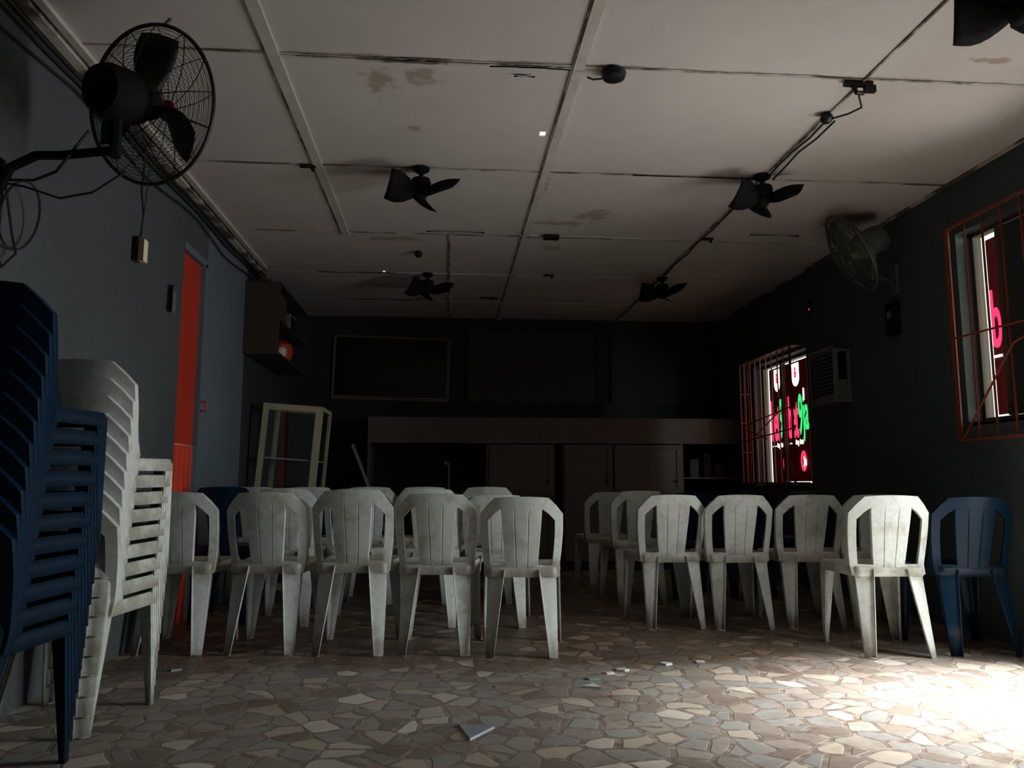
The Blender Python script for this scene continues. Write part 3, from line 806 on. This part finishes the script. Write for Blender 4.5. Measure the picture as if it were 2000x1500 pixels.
# bare ceiling fittings
def fitting(x, y, label, kind, name):
    g = MB()
    if kind == 'rose': g.lathe([(.052, 0), (.06, -.012), (.052, -.035), (.03, -.045), (.01, -.047)], 20); g.tube([(0, 0, -.03), (-.10, .0, -.045), (-.13, -.01, -.04)], .005, 5)
    if kind == 'hook': g.box(-.07, .07, -.015, .015, -.02, 0); g.box(.03, .085, -.012, .012, -.05, -.015); g.tube([(-.03, 0, -.015), (-.01, 0, -.055), (.03, .01, -.05)], .011, 6)
    if kind == 'ball': g.lathe([(.02, 0), (.032, -.014), (.034, -.03), (.022, -.048), (.006, -.055)], 16)
    if kind == 'stub': g.box(-.05, .045, -.012, .012, -.018, 0); g.tube([(.02, 0, -.01), (.03, 0, -.04)], .01, 6)
    if kind == 'strip': g.box(-.06, .06, -.03, .03, -.03, 0)
    o = g.build(name, M_dark, smooth=kind in ('rose', 'ball'), loc=(x, y, H - .004)); return tag(o, label, 'ceiling fitting')
fitting(.77, 3.43, 'round dark bare ceiling rose on the nearest cross joint', 'rose', 'ceiling_rose')
fitting(1.98, 3.43, 'broken dark fitting where the nearest cross joint meets the right joint', 'hook', 'ceiling_bracket')
fitting(1.985, 3.76, 'small round dark junction ball on the right ceiling joint', 'ball', 'junction_box')
fitting(2.05, 5.86, 'small dark clip on the right ceiling joint behind the near fan', 'stub', 'ceiling_bracket')
fitting(-.87, 4.66, 'small black clip on the left ceiling batten', 'stub', 'ceiling_clip')
fitting(-.26, 6.41, 'small dark lump on the ceiling before the far left fan', 'ball', 'junction_box')
fitting(.80, 5.90, 'dark broken block in the long black crack', 'strip', 'ceiling_block')
fitting(.93, 7.05, 'tiny dark hook at the middle of the far joint', 'stub', 'ceiling_hook')
g = MB(); g.tube([(1.99, 3.45, H - .05), (2.06, 3.55, H - .07), (2.05, 3.66, H - .05), (2.0, 3.74, H - .04)], .005, 6)
tag(g.build('ceiling_wire', M_cable, smooth=True), 'short loose brown wire between the broken fitting and the junction ball', 'wire')
for k, x in enumerate((2.0, 2.045)):
    g = MB(); pts = [(x + .006 * math.sin(i * 1.7 + k), 3.8 + i * .2, H - .022 - .006 * math.sin(i * 2.2)) for i in range(5 if k else 28)]
    g.tube(pts[:26], .006, 5)
    tag(g.build('ceiling_wire', M_cable, smooth=True), ['long dark wire following the right ceiling joint', 'short second wire beside the right ceiling joint'][k], 'wire')

# ---------------------------------------------------------------- things on the walls
g = MB(); sk = empty('wall_socket', (XL, 5.0, 2.07)); tag(sk, 'small grey switch plate on the left wall before the red door', 'switch')
MB().box(0, .012, -.06, .06, -.07, .07).build('plate', M_greymetal, sk, bevel=.003); MB().box(.012, .03, -.075, -.055, -.08, .09).build('rocker', M_black, sk)
bxs = empty('switch_box', (XR, 5.33, 2.12)); tag(bxs, 'black switch box on the right wall under the grey fan', 'switch')
MB().box(-.05, 0, -.06, .06, -.12, .12).build('case', M_black, bxs, bevel=.004); MB().box(-.06, -.05, -.02, .02, .0, .05).build('lever', M_greymetal, bxs)
led = empty('wall_indicator', (XR, 6.65, 2.51)); tag(led, 'small wall plate with a red indicator above the air conditioner', 'switch')
MB().box(-.012, 0, -.045, .045, -.06, .06).build('plate', M_black, led); MB().box(-.016, -.012, -.008, .008, -.03, -.016).build('indicator', emis('indicator_red', (1, .08, .03), .5), led)
# air conditioner on the right wall between the windows
ac = empty('air_conditioner', (XR, 6.20, 1.60)); tag(ac, 'boxy old window air conditioner on the right wall between the windows', 'air conditioner')
MB().box(-.14, 0, -.20, .20, 0, .42).build('case', M_greymetal, ac, bevel=.008)
g = MB()
for k in range(11): g.box(-.150, -.14, -.18, .08, .05 + .032 * k, .062 + .032 * k)
g.build('grille', M_dark, ac)
MB().box(-.152, -.14, .10, .185, .04, .38).build('control_panel', M_brown, ac)
g = MB(); g.box(-.155, -.135, -.215, -.197, -.01, .43); g.box(-.155, -.135, .197, .215, -.01, .43); g.box(-.155, -.135, -.215, .215, .415, .435); g.box(-.155, .0, -.215, .215, -.02, -.002); g.build('surround', M_lightwood, ac)
MB().box(-.11, -.04, -.204, -.20, .16, .39).build('side_vent', M_black, ac)

# open shelf high on the left wall with odds and ends
sh = empty('wall_shelf', (XL, 7.45, 2.03)); tag(sh, 'dark open wooden box shelf high on the left wall near the back', 'shelf')
MB().box(0, .30, -.68, .62, 0, .02).build('bottom_board', M_counterdark, sh)
MB().box(0, .30, -.68, .62, .62, .64).build('top_board', M_counterdark, sh)
MB().box(0, .30, -.70, -.68, -.0, .64).build('side_board', M_brown, sh); MB().box(0, .30, .62, .64, 0, .64).build('side_board', M_counterdark, sh)
MB().box(0, .015, -.68, .62, .02, .62).build('back_board', M_brown, sh)
MB().box(.02, .30, -.68, .62, .30, .315).build('middle_board', M_counterdark, sh)
g = MB(); g.box(-.11, .11, -.18, .18, 0, .26); r_ = tag(g.build('carton', M_brown, bevel=.004, loc=(XL + .15, 7.05, 2.03 + .316)), 'brown carton on the upper board of the wall shelf', 'box')
rd = empty('radio', (XL + .16, 7.62, 2.03 + .316)); tag(rd, 'grey green box shaped radio on the upper board of the wall shelf', 'radio')
MB().box(-.09, .09, -.16, .16, 0, .20).build('case', M_green, rd, bevel=.01); MB().box(.091, .095, -.14, .14, .03, .17).build('front', M_black, rd)
g = MB(); g.lathe([(.04, 0), (.095, .03), (.12, .10), (.105, .18), (.05, .22), (.01, .23)], 12)
tag(g.build('cloth_bundle', M_red, smooth=True, loc=(XL + .17, 7.45, 2.03 + .021)), 'red rounded cloth bundle on the lower board of the wall shelf', 'bundle')
g = MB(); g.lathe([(.012, 0), (.045, .015), (.058, .05), (.05, .09), (.02, .108), (.005, .11)], 14)
tag(g.build('ball', M_offwhite, smooth=True, loc=(XL + .24, 7.12, 2.03 + .021)), 'small off white ball beside the red bundle on the wall shelf', 'ball')

# ---------------------------------------------------------------- glazed showcase
case = empty('glass_showcase', (-1.47, 7.25, .0)); tag(case, 'leaning cream framed glass showcase against the left rear wall', 'cabinet')
hwx, hd, hh = .26, .27, 1.60
def bar(x0, x1, y0, y1, z0, z1): return (x0, x1, y0, y1, z0, z1)
for nm, bs, mt in (('front_frame', [(-hwx, -hwx + .045, -hd, -hd + .04, 0, hh), (hwx - .06, hwx, -hd, -hd + .04, 0, hh), (-hwx + .045, hwx - .06, -hd, -hd + .04, hh - .055, hh), (-hwx + .045, hwx - .06, -hd, -hd + .04, 0, .06)], M_cream),
                   ('rear_frame', [(-hwx, -hwx + .04, hd - .04, hd, 0, hh), (hwx - .03, hwx, hd - .04, hd, 0, hh), (-hwx + .04, hwx - .03, hd - .03, hd, hh - .03, hh)], M_cream),
                   ('side_rail', [(hwx - .03, hwx, -hd + .04, hd - .04, hh - .035, hh), (-hwx, -hwx + .03, -hd + .04, hd - .04, hh - .035, hh)], M_cream),
                   ('shelf', [(-hwx + .03, hwx - .03, -hd + .04, hd - .04, 1.115, 1.127)], M_offwhite),
                   ('base_board', [(-hwx + .01, hwx - .01, -hd + .01, hd - .01, .55, .58)], M_cream)):
    g = MB()
    for b_ in bs: g.box(*b_)
    g.build(nm, mt, case, bevel=.002)
MB().box(-hwx + .045, hwx - .06, -hd + .015, -hd + .019, .06, hh - .055).build('front_glass', M_glass, case)
MB().box(hwx - .012, hwx - .008, -hd + .04, hd - .04, .06, hh - .035).build('side_glass', M_glass, case)
case.rotation_euler = (0, R(4.0), R(0)); case.location = (-1.47, 7.25, .018)

# ---------------------------------------------------------------- back wall boards
def board(nm, x0, x1, z0, z1, th, frame, face, label, tilt, fw=.022):
    cx, cz = (x0 + x1) / 2, (z0 + z1) / 2; r_ = empty(nm, (cx, YB, cz)); tag(r_, label, 'board', 'boards on the back wall')
    a, b_ = (x1 - x0) / 2, (z1 - z0) / 2
    MB().box(-a + .01, a - .01, -th * .7, -.002, -b_ + .01, b_ - .01).build('panel', face, r_)
    g = MB(); g.box(-a, a, -th, -.001, -b_, -b_ + fw); g.box(-a, a, -th, -.001, b_ - fw * .5, b_); g.box(-a, -a + fw * .6, -th, -.001, -b_ + fw, b_ - fw * .5); g.box(a - fw * .8, a, -th, -.001, -b_ + fw, b_ - fw * .5)
    g.build('frame', frame, r_)
    r_.rotation_euler = (0, R(tilt), 0)
    return r_
board('framed_board', -1.33, .02, 1.875, 2.625, .04, M_lightframe, M_screen, 'black board in a thin pale frame on the left of the back wall', 1.3, .045)
board('framed_board', .22, 1.78, 1.83, 2.735, .05, M_backwall, M_tv, 'large grey board in a black frame at the middle of the back wall', .4, .05)
board('framed_board', 1.93, 3.16, 1.84, 2.64, .04, M_backwall, M_backwall, 'very dark board on the right of the back wall', .3, .04)

# ---------------------------------------------------------------- storage counter along the back wall
ct = empty('storage_counter', (1.2, 8.45, 0)); tag(ct, 'long brown wooden storage counter with doors along the back wall', 'cabinet')
X0, X1 = -2.05, XR - 1.2 - .005
TZ = 1.64
MB().box(X0, X1, 0, .60, TZ - .02, TZ).build('top_board', M_counter, ct)
MB().box(X0, X1, -.01, .015, 1.36, TZ - .02).build('fascia', M_counter, ct)
MB().box(X0, X1, .58, .60, 0, TZ - .02).build('back_board', M_counterdark, ct)
MB().box(X0, X1, .02, .58, .08, .10).build('bottom_board', M_counterdark, ct)
MB().box(X0, X0 + .02, 0, .58, 0, TZ - .02).build('side_panel', M_counter, ct)
MB().box(X0, X1, .0, .015, 0, .08).build('plinth', M_counterdark, ct)
for a, b_ in ((.42, .45), (1.15, 1.165), (1.25, 1.265), (1.80, 1.82), (2.57, 2.60)):
    MB().box(a - 1.2, b_ - 1.2, .0, .57, .10, 1.36).build('upright', M_counter, ct)
MB().box(2.60 - 1.2, X1, .03, .57, .975, .995).build('shelf', M_counter, ct)
MB().box(X0 + .02, .42 - 1.2, .03, .57, .72, .74).build('shelf', M_counterdark, ct)
def cdoor(a, b_):
    a -= 1.2; b_ -= 1.2
    d = MB().box(a + .004, b_ - .004, -.018, -.001, .10, 1.345).build('door', M_counter, ct, bevel=.003)
    g = MB(); z0, z1 = .10, 1.345; w_ = .05
    g.box(a + .004, a + w_, -.030, -.018, z0, z1); g.box(b_ - w_, b_ - .004, -.030, -.018, z0, z1)
    for z in (z0, .82, z1 - w_): g.box(a + w_, b_ - w_, -.030, -.018, z, z + w_)
    g.build('door_moulding', M_counter, d)
    g = MB(); g.lathe([(.012, 0), (.014, .012), (.006, .02)], 10, Matrix.Translation((b_ - .07, -.03, .95)) @ Matrix.Rotation(R(90), 4, 'X')); g.build('knob', M_dark, d)
cdoor(.45, 1.15); cdoor(1.265, 1.80); cdoor(1.82, 2.57)
# things in and before the counter
g = MB(); g.box(-.022, .022, -.012, .012, 0, .98)
st = tag(g.build('wooden_batten', M_stick, bevel=.002, loc=(-.46, 8.33, 0.006)), 'thin pale batten leaning at the left end of the counter', 'batten')
st.rotation_euler = (0, R(-22), 0); st.scale = (.7, 1, 1.46)
g = MB(); g.tube([(0, 0, 0), (0, 0, .17), (-.05, 0, .18)], .012, 8); g.lathe([(.05, 0), (.05, .01), (.012, .02)], 14)
tag(g.build('tap_fitting', M_greymetal, smooth=True, loc=(.02, 8.62, .74)), 'small bent metal fitting in the dark opening of the counter', 'fitting').scale = (1, 1, 2.3)
for k, (x, h_, wd, lab) in enumerate(((2.78, .20, .10, 'dim dark box on the right counter shelf, nearest the doors'), (2.93, .27, .08, 'dim tall box in the middle of the right counter shelf'), (3.07, .15, .11, 'dim low box on the right counter shelf by the wall'))):
    g = MB(); g.box(-wd / 2, wd / 2, -.08, .08, 0, h_)
    tag(g.build('storage_box', M_tv, bevel=.003, loc=(x, 8.7, .996)), lab, 'box', 'boxes on the right counter shelf')

# ---------------------------------------------------------------- loose chips of marble on the floor
M_chip = plain('white_marble_chip', (.75, .76, .74), .35); M_chipb = plain('blue_grey_tile', (.30, .36, .40), .3)
for k, (x, y, s, mt, lab) in enumerate((
    (.67, 3.66, .055, M_chip, 'white triangular tile chip on the floor in the aisle, nearest of the trail'),
    (.70, 3.80, .035, M_chipb, 'small grey chip just behind the white triangular chip'),
    (.80, 3.90, .03, M_chip, 'small white chip in the aisle trail, beside the cream one'),
    (.88, 3.96, .04, M_chip, 'bright white chip midway along the aisle trail'),
    (1.13, 4.07, .035, M_chip, 'white chip toward the right end of the aisle trail'),
    (1.32, 4.09, .035, M_chip, 'rightmost white chip of the aisle trail'),
    (.10, 3.05, .12, M_chipb, 'large blue grey broken tile lying in the foreground'),
    (-1.34, 4.14, .04, M_chipb, 'pale blue scrap on the floor behind the white stack'),
    (2.25, 2.92, .04, M_chip, 'small white chip in the bright foreground at the right'))):
    m = MB(); nn = random.choice((3, 4, 5)) if k else 3; a0 = random.random() * 6; pts = []
    for i in range(nn):
        a = a0 + 2 * math.pi * i / nn + random.uniform(-.3, .3); pts.append((s * math.cos(a) * random.uniform(.8, 1.1), s * math.sin(a) * random.uniform(.6, 1)))
    m.add([(p[0], p[1], 0) for p in pts] + [(p[0] * .96, p[1] * .96, .008) for p in pts], [tuple(range(nn))[::-1], tuple(range(nn, 2 * nn))] + [(i, (i + 1) % nn, nn + (i + 1) % nn, nn + i) for i in range(nn)])
    tag(m.build('tile_chip', mt, loc=(x, y, .0005)), lab, 'tile chip', 'loose tile chips on the floor')
